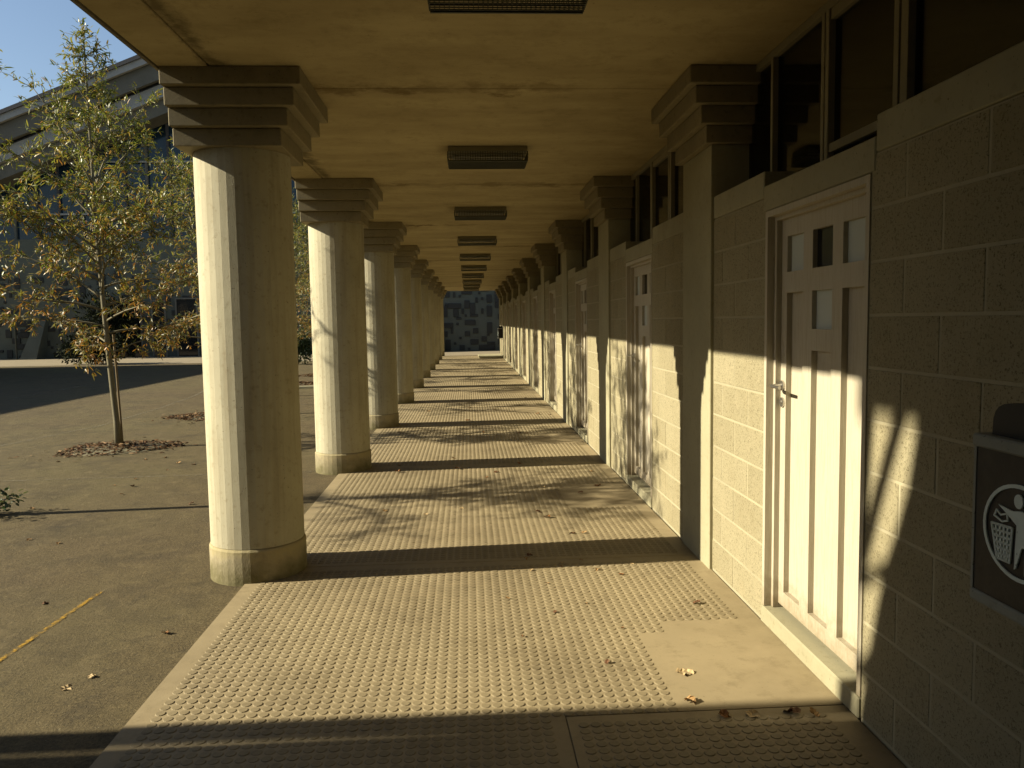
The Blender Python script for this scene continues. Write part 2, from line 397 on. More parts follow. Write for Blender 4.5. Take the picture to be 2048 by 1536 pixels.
# ------------------------------------------------------------------ columns
NS = 38
shaft_me = lathe('shaft', [(.293, .212), (.292, ZS)], NS, 'column')
plinth_me = lathe('plinth', [(.303, ZG - .05), (.303, .195), (.297, .206), (.285, .211)], NS, 'plinth')
cap_me = []
for k in range(4):
    h = (ZC - ZS) / 4; z0 = ZS + k * h; hw = .315
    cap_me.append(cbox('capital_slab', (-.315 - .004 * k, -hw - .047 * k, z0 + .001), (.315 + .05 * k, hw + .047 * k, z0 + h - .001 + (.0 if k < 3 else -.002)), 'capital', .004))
for n in range(NMIN, NMAX + 1):
    y0 = YC + n * B
    if n < 0: lab = ['round cream column with stepped capital, one bay behind the camera', 'round cream column with stepped capital beside the camera'][n + 2]
    else:
        lab = {0: 'large cream faceted column with stepped capital, nearest to the camera',
               9: 'last cream column at the far end of the walkway'}.get(n, f'{ORD[n]} cream faceted column counted from the camera along the walkway edge')
    c = thing('column', lab, 'column', (XC, y0, 0), 'columns along the open side of the walkway')
    ob('plinth', plinth_me, c); ob('shaft', shaft_me, c)
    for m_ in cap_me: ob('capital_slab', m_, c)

# ------------------------------------------------------------------ arcade building (block wall, doors, pilasters, clerestory, canopy)
arc = thing('arcade_building', 'long cream blockwork building with doors and concrete canopy along the walkway', 'building', (XW, YC, 0))
def AO(n): return (-XW, n * B, 0)          # location of a bay's part under the building
D0, D1 = -2.23, -1.18                       # door opening in bay coordinates
YA, YB = -B + .315, -.315                   # wall between pilasters
wall_near = {}
block_cache = {}
def block(y0, y1, z0, z1):
    key = (round(y1 - y0, 3), round(z1 - z0, 3))
    if key not in block_cache: block_cache[key] = cbox('block', (0, 0, 0), (.03, key[0], key[1]), 'block', .002)
    return block_cache[key]
def wall_segment(n, a, b):
    y0 = n * B
    detailed = 0 <= n <= 2
    o = ob('wall', boxes('wall_body', [((XW + (.0025 if detailed else 0), a, -.05), (XW + .19, b, 2.2))], 'mortar' if detailed else 'blockwall'), arc, AO(n))
    if detailed:
        for i in range(11):
            z0 = .2 * i + .006; z1 = .2 * (i + 1) - .006
            ph = -2.47 if i % 2 == 0 else -2.69
            js = [a] + [ph + .44 * k for k in range(-6, 8) if a + .05 < ph + .44 * k < b - .05] + [b]
            for p, q in zip(js, js[1:]):
                p2 = p + (.0065 if p != a else .001); q2 = q - (.0065 if q != b else .001)
                if i == 0: z0 = .012
                bl = ob('block', block(p2, q2, z0, z1), o, (XW + random.uniform(-.0008, .0008), p2, z0))
    return o
leaf_x = 1.59
def door_meshes():
    X0, X1 = leaf_x, leaf_x + .044; zb, zt = .115, 2.08
    Y = lambda v: v - YC
    sL, L0, L1, C0, C1, R0_, R1_, sR = (Y(v) for v in (3.95, 3.88, 3.69, 3.59, 3.39, 3.295, 3.11, 3.01))
    bx = [((X0, y1, zb), (X1, y0, zt)) for y0, y1 in ((sL, L0), (L1, C0), (C1, R0_), (R1_, sR))]
    for (a, b, rails) in ((L0, L1, ((zb, .19), (1.717, 1.82), (1.995, zt))), (C0, C1, ((zb, .19), (1.441, 1.54), (1.717, 1.82), (1.995, zt))), (R0_, R1_, ((zb, .19), (1.717, 1.82), (1.995, zt)))):
        bx += [((X0, b, z0), (X1, a, z1)) for z0, z1 in rails]
    leaf = boxes('door_leaf', bx, 'door')
    pan = [boxes('door_panel', [((X0 + .028, b - .004, z0 - .004), (X1 - .004, a + .004, z1 + .004))], 'door') for a, b, z0, z1 in ((L0, L1, .19, 1.717), (C0, C1, .19, 1.441), (R0_, R1_, .19, 1.717))]
    brd = [boxes('door_board', [((X0 + .022, b - .004, z0 - .004), (X1 - .006, a + .004, z1 + .004))], 'board') for a, b, z0, z1 in ((L0, L1, 1.82, 1.995), (R0_, R1_, 1.82, 1.995), (C0, C1, 1.54, 1.717))]
    gls = boxes('door_pane', [((X0 + .022, C1 - .004, 1.816), (X1 - .006, C0 + .004, 1.999))], 'dark_glass')
    fr = []
    for (w0, w1, x) in ((0, .03, 1.524), (.03, .056, 1.562)):
        fr += [((x, D1 - w1, .09), (leaf_x + .05, D1 - w0, 2.13 - w0)), ((x, D0 + w0, .09), (leaf_x + .05, D0 + w1, 2.13 - w0)),
               ((x, D0 + w1, 2.13 - w1 + .006 * (w0 > 0)), (leaf_x + .05, D1 - w1, 2.13 - w0))]
    frame = boxes('door_frame', fr, 'door')
    thr = cbox('threshold', (1.516, D0 + .002, .0), (leaf_x + .06, D1 - .002, .088), 'cope', .006)
    hy, hz = 3.915 - YC, 1.252
    V, Fc = tubevf([(X0 + .001, hy, hz), (X0 - .010, hy, hz)], .026, 16)
    tubevf([(X0 - .008, hy, hz), (X0 - .055, hy, hz), (X0 - .064, hy - .008, hz), (X0 - .066, hy - .03, hz), (X0 - .066, hy - .118, hz - .002)], [.009, .009, .0095, .0095, .008], 10, V, Fc)
    handle = mk('handle', V, Fc, 'metal', False)
    V, Fc = tubevf([(X0 + .001, hy, hz - .085), (X0 - .009, hy, hz - .085)], .025, 16); tubevf([(X0 - .009, hy, hz - .085), (X0 - .014, hy, hz - .085)], .009, 10, V, Fc)
    lock = mk('lock', V, Fc, 'metal')
    return leaf, pan, brd, gls, frame, thr, handle, lock
DM = door_meshes()
lintel_me = cbox('lintel', (XW - .004, D0 - .03, 2.134), (XW + .19, D1 + .03, 2.262), 'cope', .005)
cope1 = cbox('coping', (XW - .003, YA + .002, 2.203), (XW + .19, D0 - .034, 2.34), 'cope', .005)
cope2 = cbox('coping', (XW - .003, D1 + .034, 2.203), (XW + .19, YB - .002, 2.34), 'cope', .005)
GX = 1.75
def window_meshes():
    posts = [(-.75, .03), (-1.385, .03), (-1.43, .035), (-2.04, .035), (-2.10, .05)]
    fr = boxes('window_frame', [((GX - .03, YA, 3.03), (GX + .03, YB, ZC - .003)), ((GX - .03, YA, 2.225), (GX + .03, YB, 2.265))], 'joinery')
    mul = [boxes('mullion', [((GX - .034, y - wd / 2, 2.266), (GX + .034, y + wd / 2, 3.029))], 'joinery') for y, wd in posts]
    cas = [boxes('casement_rail', [((GX - .026, -2.02, za), (GX + .02, -1.449, zb_))], 'joinery') for za, zb_ in ((2.98, 3.028), (2.37, 2.41))]
    panes = [boxes('pane', [((GX - .003, a, 2.262), (GX + .003, b, 3.032))], 'glass') for a, b in ((-.77, YB), (-1.37, -.76), (-2.02, -1.45), (YA, -2.125))]
    return fr, mul, cas, panes
WM = window_meshes()
pil_me = cbox('pilaster', (XP, -.315, -.02), (XP + .36, .315, ZS), 'pilaster', .004)
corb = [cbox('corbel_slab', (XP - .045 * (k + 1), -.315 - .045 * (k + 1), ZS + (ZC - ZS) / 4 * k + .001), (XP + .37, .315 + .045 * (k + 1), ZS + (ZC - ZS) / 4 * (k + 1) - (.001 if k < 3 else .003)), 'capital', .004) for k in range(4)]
soff_me = boxes('canopy_panel', [((-1.437, -B + .004, ZC), (XW + 4.45, -.004, ZC + .13))], 'soffit')
edge_me = cbox('edge_beam', (-1.73, -B + .001, ZC - .004), (-1.450, -.001, ZC + .13), 'soffit', .005)
for n in range(NMIN, NMAX + 1):
    p = ob('pilaster', pil_me, arc, AO(n))
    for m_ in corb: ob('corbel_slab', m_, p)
for n in range(NMIN + 1, NMAX + 1):
    wall_segment(n, YA, D0); wall_segment(n, D1, YB)
    ob('lintel', lintel_me, arc, AO(n)); ob('coping', cope1, arc, AO(n)); ob('coping', cope2, arc, AO(n))
    leaf, pan, brd, gls, frame, thr, handle, lock = DM
    d = ob('door', leaf, arc, AO(n))
    ob('door_frame', frame, d); ob('threshold', thr, d); ob('handle', handle, d); ob('lock', lock, d)
    for q in pan: ob('door_panel', q, d)
    for q in brd: ob('infill_board', q, d)
    ob('glass_pane', gls, d)
    fr, mul, cas, panes = WM
    wd = ob('clerestory_window', fr, arc, AO(n))
    for q in mul: ob('mullion', q, wd)
    for q in cas: ob('casement_rail', q, wd)
    for q in panes: ob('pane', q, wd)
for n in range(NMIN + 1, NMAX + 2):
    if n == NMAX + 1:
        ob('canopy_panel', boxes('canopy_end', [((-1.437, -B + .004, ZC), (XW + 4.45, -B + 1.35, ZC + .13))], 'soffit'), arc, AO(n))
        ob('edge_beam', cbox('edge_end', (-1.73, -B + .001, ZC - .004), (-1.45, -B + 1.35, ZC + .13), 'soffit', .005), arc, AO(n)); continue
    ob('canopy_panel', soff_me, arc, AO(n)); ob('edge_beam', edge_me, arc, AO(n))
ya, yb = -14.0, YC + NMAX * B + 1.35
def AP(name, lst, mat): return ob(name, boxes(name, lst, mat), arc, (-XW, -YC, 0))
AP('roof', [((-1.73, ya, ZC + .132), (6.1, yb, ZC + .36))], 'fascia')
AP('fascia', [((-1.752, ya, ZC - .012), (-1.733, yb, ZC + .38))], 'fascia')
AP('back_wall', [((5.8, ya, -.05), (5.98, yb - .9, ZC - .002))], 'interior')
AP('end_wall', [((XP + .37, yb - 1.1, -.05), (5.79, yb - .92, ZC - .002)), ((XP + .37, ya, -.05), (5.79, ya + .18, ZC - .002))], 'blockwall')
AP('rear_wall', [((XW, ya + .2, -.05), (XW + .19, YC + NMIN * B - .32, ZC - .002))], 'blockwall')
AP('rear_sky_blocker', [((-1.7, ya, -.05), (XW + .3, ya + .18, ZC - .002))], 'blockwall')  # unseen wall added across the walkway to darken the near bays
AP('rear_canopy', [((-1.73, ya, ZC), (XW + 4.45, YC + NMIN * B - .004, ZC + .13))], 'soffit')
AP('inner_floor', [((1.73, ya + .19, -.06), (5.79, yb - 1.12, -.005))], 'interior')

# ------------------------------------------------------------------ ceiling lights
HX, HY = .335, .165
lt_house = cbox('housing', (-HX, -HY, ZC - .045), (HX, HY, ZC - .001), 'housing', .006)
lt_tubes = []
for s in (-.06, .06):
    V, Fc = tubevf([(-.30, s, ZC - .068), (.30, s, ZC - .068)], .014, 10); lt_tubes.append(mk('tube', V, Fc, 'tube', True))
lst = []; zb = ZC - .125; wv = .0022
for i in range(33):
    x = -HX + 2 * HX * i / 32
    lst.append(((x - wv, -HY, zb), (x + wv, HY, zb + 2 * wv)))
    for y in (-HY, HY): lst.append(((x - wv, y - wv, zb + 2 * wv), (x + wv, y + wv, ZC - .045)))
for j in range(15):
    y = -HY + 2 * HY * j / 14
    lst.append(((-HX, y - wv, zb - 2 * wv), (HX, y + wv, zb)))
    for x in (-HX - .003, HX + .003): lst.append(((x - wv, y - wv, zb), (x + wv, y + wv, ZC - .045)))
for z in (zb + .03, zb + .055):
    for y in (-HY - .004, HY + .004): lst.append(((-HX, y - wv, z - wv), (HX, y + wv, z + wv)))
    for x in (-HX - .007, HX + .007): lst.append(((x - wv, -HY, z - wv), (x + wv, HY, z + wv)))
for y in (-HY, HY): lst.append(((-HX, y - .006, zb - .008), (HX, y + .006, zb + .006)))
lt_guard = boxes('wire_guard', lst, 'darkmetal')
for n in range(0, NMAX + 1):
    t = thing('ceiling_light', {0: 'caged ceiling light at the very top of the picture, nearest overhead', NMAX: 'farthest caged ceiling light under the canopy'}.get(n, f'{ORD[n]} wire-caged ceiling light counted from the camera'),
              'ceiling light', (.2, YC + (n - .5) * B + .02, 0), 'caged lights in a row under the canopy')
    ob('housing', lt_house, t); ob('wire_guard', lt_guard, t)
    for q in lt_tubes: ob('tube', q, t)

# ------------------------------------------------------------------ litter bins
def ellipse(cy, cz, ry, rz, n=40): return [(cy + ry * math.cos(2 * math.pi * i / n), cz + rz * math.sin(2 * math.pi * i / n)) for i in range(n)]
def ring(name, cy, cz, ry, rz, wd, x0, x1, mat):
    a = ellipse(cy, cz, ry, rz); b = ellipse(cy, cz, ry - wd, rz - wd); n = len(a)
    V = [(x, *p) for x in (x0, x1) for l in (a, b) for p in l]; Fc = []
    for i in range(n):
        j = (i + 1) % n
        Fc += [(i, j, n + j, n + i), (2 * n + i, 3 * n + i, 3 * n + j, 2 * n + j), (i, 2 * n + i, 2 * n + j, j), (n + i, n + j, 3 * n + j, 3 * n + i)]
    return mk(name, V, Fc, mat)
def bin_meshes():
    W, Dp = .366, .215                      # along wall (Y), off the wall (X); origin at wall, centre, z absolute
    hw = W / 2
    body = prism('bin_body', [(-hw + .012, .875), (hw - .012, .875), (hw - .004, 1.262), (-hw + .004, 1.262)], -Dp, -.012, 'bin')
    rim = cbox('top_rim', (-Dp - .008, -hw - .004, 1.258), (-.01, hw + .004, 1.292), 'binrim', .005)
    base = cbox('base_rim', (-Dp - .006, -hw - .002, .852), (-.01, hw + .002, .884), 'binrim', .008, 2)
    prof = []
    for i in range(13):
        a = math.pi * i / 12; prof.append((math.copysign(abs(math.cos(a)) ** .45, math.cos(a)) * (hw - .035), 1.292 + .088 * math.sin(a) ** .55))
    hood = prism('hood', prof, -Dp + .02, -.02, 'black')
    edge = boxes('corner_edge', [((-Dp - .002, hw - .008, .884), (-Dp + .012, hw + .0015, 1.258))], 'binrim')
    V, Fc = tubevf([(-.12, -.05, .853), (-.12, -.05, .835), (-.10, -.06, .82), (-.06, -.08, .815), (-.004, -.08, .78)], .006, 8)
    brk = mk('bracket', V, Fc, 'black')
    x0, x1 = -Dp - .0045, -Dp - .001
    emb = ring('emblem', .006, 1.072, .131, .118, .0095, x0, x1, 'sticker')
    sub = []
    # pictogram: head, figure, paper, basket (+Y is the left of the picture)
    sub.append(prism('emblem_head', ellipse(.010, 1.149, .0155, .0175, 20), x0, x1, 'sticker'))
    sub.append(prism('emblem_figure', [(.083, 1.128), (.03, 1.121), (.0, 1.128), (-.045, 1.122), (-.058, 1.09), (-.055, 1.03), (-.044, 1.03), (-.042, .985), (-.05, .975), (-.018, .975), (-.016, 1.04), (-.006, 1.04), (.012, .985), (.018, .981), (.016, 1.05), (.014, 1.09), (.045, 1.108)], x0, x1, 'sticker'))
    def strokes(poly, wd, closed=True):
        L = []; n = len(poly)
        for i in range(n if closed else n - 1):
            a = Vector(poly[i]); b = Vector(poly[(i + 1) % n]); d = (b - a).normalized(); q = Vector((-d.y, d.x)) * wd / 2; a = a - d * wd * .3; b = b + d * wd * .3
            L.append([tuple(a - q), tuple(b - q), tuple(b + q), tuple(a + q)])
        return L
    def multi(name, polys):
        V = []; Fc = []
        for p in polys:
            m = len(V); V += [(x0, *q) for q in p] + [(x1, *q) for q in p]; Fc += [(m, m + 1, m + 2, m + 3), (m + 7, m + 6, m + 5, m + 4)] + [(m + i, m + 4 + i, m + 4 + (i + 1) % 4, m + (i + 1) % 4) for i in range(4)]
        return mk(name, V, Fc, 'sticker')
    sub.append(multi('emblem_paper', strokes([(.096, 1.096), (.088, 1.112), (.072, 1.103), (.05, 1.110), (.046, 1.094), (.066, 1.087)], .0045)))
    L = []
    for i in range(6):
        t = i / 5; L += strokes([(.105 - .075 * t, 1.075 + .004 * t), (.082 - .046 * t, .992)], .0062, False)
    for j in range(7):
        t = j / 6; L += strokes([(.105 - .023 * t, 1.075 - .083 * t), (.030 + .006 * t, 1.079 - .087 * t)], .0058, False)
    sub.append(multi('emblem_basket', L))
    return body, rim, base, hood, edge, brk, emb, sub
BM = bin_meshes()
for (yb_, lab) in ((1.787, 'dark litter bin with hooded lid and pictogram on the near right wall'), (34.2, 'small dark litter bin on the wall at the far end')):
    t = thing('litter_bin', lab, 'litter bin', (XW - .001, yb_, 0), 'litter bins on the block wall')
    body, rim, base, hood, edge, brk, emb, sub = BM
    ob('body', body, t); ob('top_rim', rim, t); ob('base_rim', base, t); ob('hood', hood, t); ob('corner_edge', edge, t); ob('bracket', brk, t)
    e = ob('emblem', emb, t)
    for q in sub: ob(q.name.split('.')[0], q, e)

# ------------------------------------------------------------------ far hall across the end of the walkway
hall = thing('hall', 'large gabled hall with blue glazing and patched stone wall beyond the yard', 'building', (-4, 43, 0))
def HP(name, me, parent=None): return ob(name, me, parent or hall, (4, -43, 0) if not parent else None)
SL = .394
def roofz(x): return 19.52 - SL * abs(x + 4)
wallo = HP('stone_wall', boxes('hall_wall', [((-36, 43, -.1), (28, 43.6, 6.2))], 'hallconc'))
HP('side_wall', boxes('hall_side', [((-36, 43.61, -.1), (-35.4, 80, 6.2)), ((27.4, 43.61, -.1), (28, 80, 6.2))], 'hallconc'))
HP('gable_backing', prism('gable_backing', [(-36, 6.21), (28, 6.21), (28, roofz(28) - 1.6), (-4, 17.9), (-36, roofz(-36) - 1.6)], 43.9, 44.1, 'hallgrey', 'Y'))
gl = HP('glazed_gable', prism('glazed', [(-34, 6.25), (26, 6.25), (26, roofz(26) - 2.2), (-4, 17.2), (-34, roofz(-34) - 2.2)], 43.7, 43.74, 'hall_glass', 'Y'))
for i, x in enumerate([-34 + 1.15 * q for q in range(53)]):
    ob('mullion', boxes('hall_mullion', [((x - .06, 43.55, 6.2), (x + .06, 43.69, roofz(x) - 2.1))], 'slate' if i % 3 else 'hallgrey'), gl)
for z in (7.5, 10.2): ob('transom', boxes('hall_transom', [((-34, 43.5, z), (26, 43.545, z + .09))], 'hallpale'), gl)
def barge(name, top, bot, y0, y1, mat):
    X0, X1 = -40.5, 32.5
    HP(name, prism(name, [(X0, roofz(X0) - bot), (-4, roofz(-4) - bot), (X1, roofz(X1) - bot), (X1, roofz(X1) - top), (-4, roofz(-4) - top), (X0, roofz(X0) - top)], y0, y1, mat, 'Y'))
barge('roof', -.18, .02, 41.2, 80, 'slate'); barge('upper_fascia', .021, .36, 41.3, 41.5, 'hallpale'); barge('middle_fascia', .361, 1.25, 41.55, 41.8, 'hallgrey')
barge('lower_fascia', 1.25, 1.36, 42.0, 42.4, 'slate'); barge('moulding', 1.36, 2.0, 41.9, 42.3, 'hallpale'); barge('soffit_board', 2.0, 2.75, 42.15, 43.5, 'hallgrey')
rs = random.Random(5); occ = set(); cnt = 0; stone_cache = {}
GS = .15
for x0, x1, ztop, tries in ((-1.9, 2.6, 3.5, 330), (-27.5, -12.5, 4.2, 420)):
    for _ in range(tries):
        wv_, hv_ = rs.choice([(1, 2), (2, 3), (2, 4), (3, 2), (4, 2), (5, 2), (2, 2), (1, 1), (3, 1), (2, 1), (6, 2)])
        i = rs.randrange(int(x0 / GS), int(x1 / GS)); j = rs.randrange(0, int(ztop / GS))
        cells = {(i + a, j + b) for a in range(wv_) for b in range(hv_)}
        halo = {(a + c, b + d_) for a, b in cells for c in (-1, 0, 1) for d_ in (-1, 0, 1)} if rs.random() < .8 else cells
        if halo & occ or cnt >= (130 if x0 > -3 else 290): continue
        occ |= cells; cnt += 1
        k_ = (wv_, hv_)
        if k_ not in stone_cache: stone_cache[k_] = cbox('stone', (0, -.05, 0), (wv_ * GS - .02, .02, hv_ * GS - .02), 'hallstone', .012)
        ob('stone', stone_cache[k_], wallo, (i * GS, 43, j * GS + .05))
for (xb, lean) in ((-22.6, .9), (-29.5, .9), (-1.75, -.5)):
    me = mk('buttress', [(xb - .42, 42.0, -.05), (xb + .42, 42.0, -.05), (xb + .42, 42.98, -.05), (xb - .42, 42.98, -.05), (xb + lean * .5 - .25, 42.7, 2.1), (xb + lean * .5 + .25, 42.7, 2.1), (xb + lean * .5 + .25, 42.98, 2.1), (xb + lean * .5 - .25, 42.98, 2.1)], BF, 'hallconc')
    HP('buttress', me)
for x0, x1, zt in ((-18.3, -17.2, 3.0), (-16.55, -15.95, 2.9), (-15.3, -14.3, 3.0)):
    d = HP('glazed_door', boxes('hall_door', [((x0, 42.92, .0), (x1, 42.97, zt))], 'dark_glass'))
    ob('door_frame', boxes('hall_door_frame', [((x0 - .08, 42.88, 0), (x0, 42.98, zt + .08)), ((x1, 42.88, 0), (x1 + .08, 42.98, zt + .08)), ((x0, 42.88, zt), (x1, 42.98, zt + .08))], 'hallgrey'), d)
t = thing('post', 'thin dark post standing in front of the hall, left edge', 'post', (-23.45, 42.6, 0))
V, Fc = tubevf([(0, 0, ZG), (0, 0, 2.3)], .045, 8); ob('pole', mk('pole', V, Fc, 'darkmetal'), t); ob('cap', lathe('cap', [(.06, 2.3), (.06, 2.34), (.02, 2.37)], 8, 'darkmetal'), t)

# ------------------------------------------------------------------ unseen, left: block shading the yard; added caster shaped for the walkway shadows
nb = thing('classroom_block', 'long flat roofed block left of the yard, shading the asphalt', 'building', (-25, 20, 0))
ob('wall', boxes('nb_wall', [((-30, 6, -.1), (-20.6, 32.4, 5.3))], 'render'), nb, (25, -20, 0))
ob('roof', boxes('nb_roof', [((-30.6, 5.4, 5.3), (-20, 33.0, 5.72))], 'slate'), nb, (25, -20, 0))
for y in range(8, 31, 3): ob('window', boxes('nb_window', [((-20.62, y, 1.0), (-20.58, y + 1.8, 3.2))], 'dark_glass'), nb, (25, -20, 0))
TX = -6.0; T1, T2 = math.tan(SUN_AZ), math.tan(SUN_EL) / math.cos(SUN_AZ)
def cast(X, Y, z): return (Y - (X - TX) * T1, z + (X - TX) * T2)
def path(floor, wall):
    return [cast(x, y, 0) for x, y in floor] + [cast(XW, y, z) for y, z in wall]
caster = thing('shadow_caster', 'unseen added block with ribs left of the camera, shaped for its shadow', 'building', (-8, -2, 0))  # added out of view; edge and ribs shaped to throw the foreground shadow
PL = (8, 2, 0)
edge = path([(-4.5, 2.885), (-3, 2.885), (-.4, 2.90), (.2, 2.93), (.6, 2.985)], [(2.97, 0), (2.91, .26), (2.85, .5), (2.78, .72), (2.72, .85), (2.66, 1.0), (2.59, 1.31), (2.45, 1.8), (2.3, 2.4)])
edge = [(edge[0][0], -.1)] + edge; ZT = edge[-1][1] + .5
ob('wall', prism('caster_wall', [(-18, -.1)] + edge + [(edge[-1][0], ZT), (-18, ZT)], TX - 3, TX, 'render'), caster, PL)
def shadow_rib(pts, wds):  # outline set by the shadow streak each piece should throw
    V = []; Fc = []
    for i, ((y, z), wd) in enumerate(zip(pts, wds)):
        V += [(TX - .08, y - wd / 2, z), (TX, y - wd / 2, z), (TX, y + wd / 2, z), (TX - .08, y + wd / 2, z)]
        if i:
            a = 4 * i - 4; b = 4 * i
            Fc += [(a + j, a + (j + 1) % 4, b + (j + 1) % 4, b + j) for j in range(4)]
    Fc += [(3, 2, 1, 0), (len(V) - 4, len(V) - 3, len(V) - 2, len(V) - 1)]
    ob('shadow_rib', mk('shadow_rib', V, Fc, 'render'), caster, PL)
p1 = path([(-4.5, 3.09), (-3, 3.08), (0, 3.06)], [(3.05, 0), (3.02, .5), (2.97, .9), (2.935, 1.38), (2.87, 2.0), (2.8, 2.6)])
shadow_rib([(p1[0][0], -.1)] + p1, [.15, .15, .15, .15, .14, .125, .10, .12, .12, .12])
shadow_rib(path([], [(2.97, .62), (2.86, .92), (2.675, 1.345), (2.45, 1.85)]), [.06, .075, .075, .075])
shadow_rib(path([], [(2.98, .56), (2.74, .72)]), [.05, .05]); shadow_rib(path([], [(2.97, .20), (2.82, .38)]), [.05, .05])
ob('roof', boxes('caster_roof', [((TX - 3.3, -18.3, ZT + .01), (TX + .12, edge[-1][0] + .7, ZT + .2))], 'slate'), caster, PL)

# ------------------------------------------------------------------ trees
def leaf_vf(p, d, up, ln, wd, V, Fc):
    d = d.normalized(); s = d.cross(up)
    if s.length < 1e-3: s = d.orthogonal()
    s.normalize(); nn = s.cross(d)
    b = len(V)
    m1 = p + d * ln * .3; m2 = p + d * ln * .68 - nn * ln * .04; tip = p + d * ln - nn * ln * .14
    V += [tuple(p), tuple(m1 + s * wd * .5 + nn * wd * .12), tuple(m1 - s * wd * .5 + nn * wd * .12), tuple(m2 + s * wd * .42 + nn * wd * .1), tuple(m2 - s * wd * .42 + nn * wd * .1), tuple(tip)]
    Fc += [(b, b + 1, b + 2), (b + 1, b + 3, b + 4, b + 2), (b + 3, b + 5, b + 4)]
def tree_meshes(seed, lean=(-.12, .0), H=5.55, rich=1.0, zmin=1.25, stake=1.5):
    rg = random.Random(seed); g = rg.gauss
    V, Fc = [], []; BV, BFc = [], []; hi = ([], []); lo = ([], [])
    def trunk_at(z): t = z / H; return Vector((lean[0] * t * 1.7 + .03 * math.sin(4 * t + seed), lean[1] * t + .03 * math.sin(3 * t + 1 + seed), z))
    zs = [H * i / 16 for i in range(17)]
    tubevf([trunk_at(z) for z in zs], [.037 * (1 - z / H) ** .8 + .004 + (.016 if z == 0 else 0) for z in zs], 9, V, Fc)
    prof = [(1.15, .55), (1.6, 1.0), (2.2, 1.25), (2.9, 1.22), (3.3, .98), (3.8, .62), (4.15, .30), (4.9, .16), (5.55, .05)]
    def rad(z):
        for (a, r), (b, s) in zip(prof, prof[1:]):
            if a <= z <= b: return r + (s - r) * (z - a) / (b - a)
        return .1
    def leaves(p, d, n, tgt_z=None):
        for _ in range(n):
            dd = (d * .55 + Vector((g(0, .6), g(0, .6), g(-.05, .55)))).normalized()
            tz = p.z + rg.gauss(0, .8)
            L = hi if tz > 2.75 else lo
            leaf_vf(p + Vector((g(0, .012),) * 3), dd, Vector((g(0, .7), g(0, .7), 1)), rg.uniform(.055, .11), rg.uniform(.012, .021), *L)
    nb_ = int(50 * rich)
    for i in range(nb_):
        z = zmin + (H - .3 - zmin) * ((i + rg.random()) / nb_) ** 1.05
        az = i * 2.4 + rg.uniform(-.5, .5); r = rad(z) * rg.uniform(.75, 1.2)
        p = trunk_at(z); elev = rg.uniform(.35, .95) if z > 1.9 else rg.uniform(-.05, .45)
        d = Vector((math.cos(az) * math.cos(elev), math.sin(az) * math.cos(elev), math.sin(elev)))
        ln = r / max(.45, math.cos(elev)) * rg.uniform(.9, 1.1)
        pts = [p.copy()]; steps = max(4, int(ln / .16)); rr = .0055 + .011 * min(1, ln)
        for s in range(steps):
            d = (d + Vector((g(0, .09), g(0, .09), g(.03 if z > 3 else -.035, .07)))).normalized(); p = p + d * ln / steps; pts.append(p.copy())
            if s >= 1 and p.z > .75:
                for _t in range(3):
                    td = (d * .6 + Vector((g(0, .7), g(0, .7), g(.0, .55)))).normalized(); tl = rg.uniform(.15, .38) * (1 if z < 4 else .6); q = p.copy(); tp = [q.copy()]
                    k = max(2, int(tl / .085))
                    for _k in range(k):
                        td = (td + Vector((g(0, .15), g(0, .15), g(-.05, .12)))).normalized(); q = q + td * tl / k; tp.append(q.copy()); leaves(q, td, (8 if q.z < 3.6 else 5) if rich >= 1 else 4)
                    tubevf(tp, [.0035] * len(tp), 3, BV, BFc)
                leaves(p, d, 3)
        leaves(p, d, 6)
        tubevf(pts, [max(.003, rr * (1 - .8 * i_ / len(pts))) for i_ in range(len(pts))], 5, BV, BFc)
    for i in range(60):
        z = rg.uniform(H - 1.1, H); p = trunk_at(min(z, H)); leaves(p, Vector((g(0, 1), g(0, 1), .6)).normalized(), 1)
    SV, SF = tubevf([(.012, .062, ZG), (-.03, .055, stake)], .016, 8)
    return (mk('trunk', V, Fc, 'bark', True), mk('branches', BV, BFc, 'bark', True), mk('crown_upper', *hi, 'leaf_high'), mk('crown_lower', *lo, 'leaf_low'), mk('stake', SV, SF, 'stake'))
TM = [tree_meshes(3), tree_meshes(11, (.05, .05), 5.2, .8, 2.0, 2.1), tree_meshes(23, (-.03, -.06), 5.4, .8)]
def litter_mesh(seed, r, n, ry=None):
    rg = random.Random(seed); V, Fc = [], []; ry = ry or r
    for _ in range(n):
        a = rg.uniform(0, 6.283); q = rg.random() ** .6 * (1 + .25 * math.sin(3 * a + seed) * rg.random()) * (1.7 if rg.random() < .06 else 1)
        p = Vector((r * q * math.cos(a), ry * q * math.sin(a), ZG + .008 + .07 * max(0, 1 - q) * rg.random()))
        b = rg.uniform(0, 6.283)
        leaf_vf(p, Vector((math.cos(b), math.sin(b), rg.uniform(-.1, .35))), Vector((rg.gauss(0, .4), rg.gauss(0, .4), 1)), rg.uniform(.04, .085), rg.uniform(.016, .03), V, Fc)
    return mk('leaf_litter', V, Fc, 'litter')
LM = [litter_mesh(1, .78, 1500, .62), litter_mesh(2, .75, 1300, .6)]
soil_me = lathe('soil', [(.62, ZG - .02), (.60, ZG + .008), (.35, ZG + .025)], 20, 'bark')
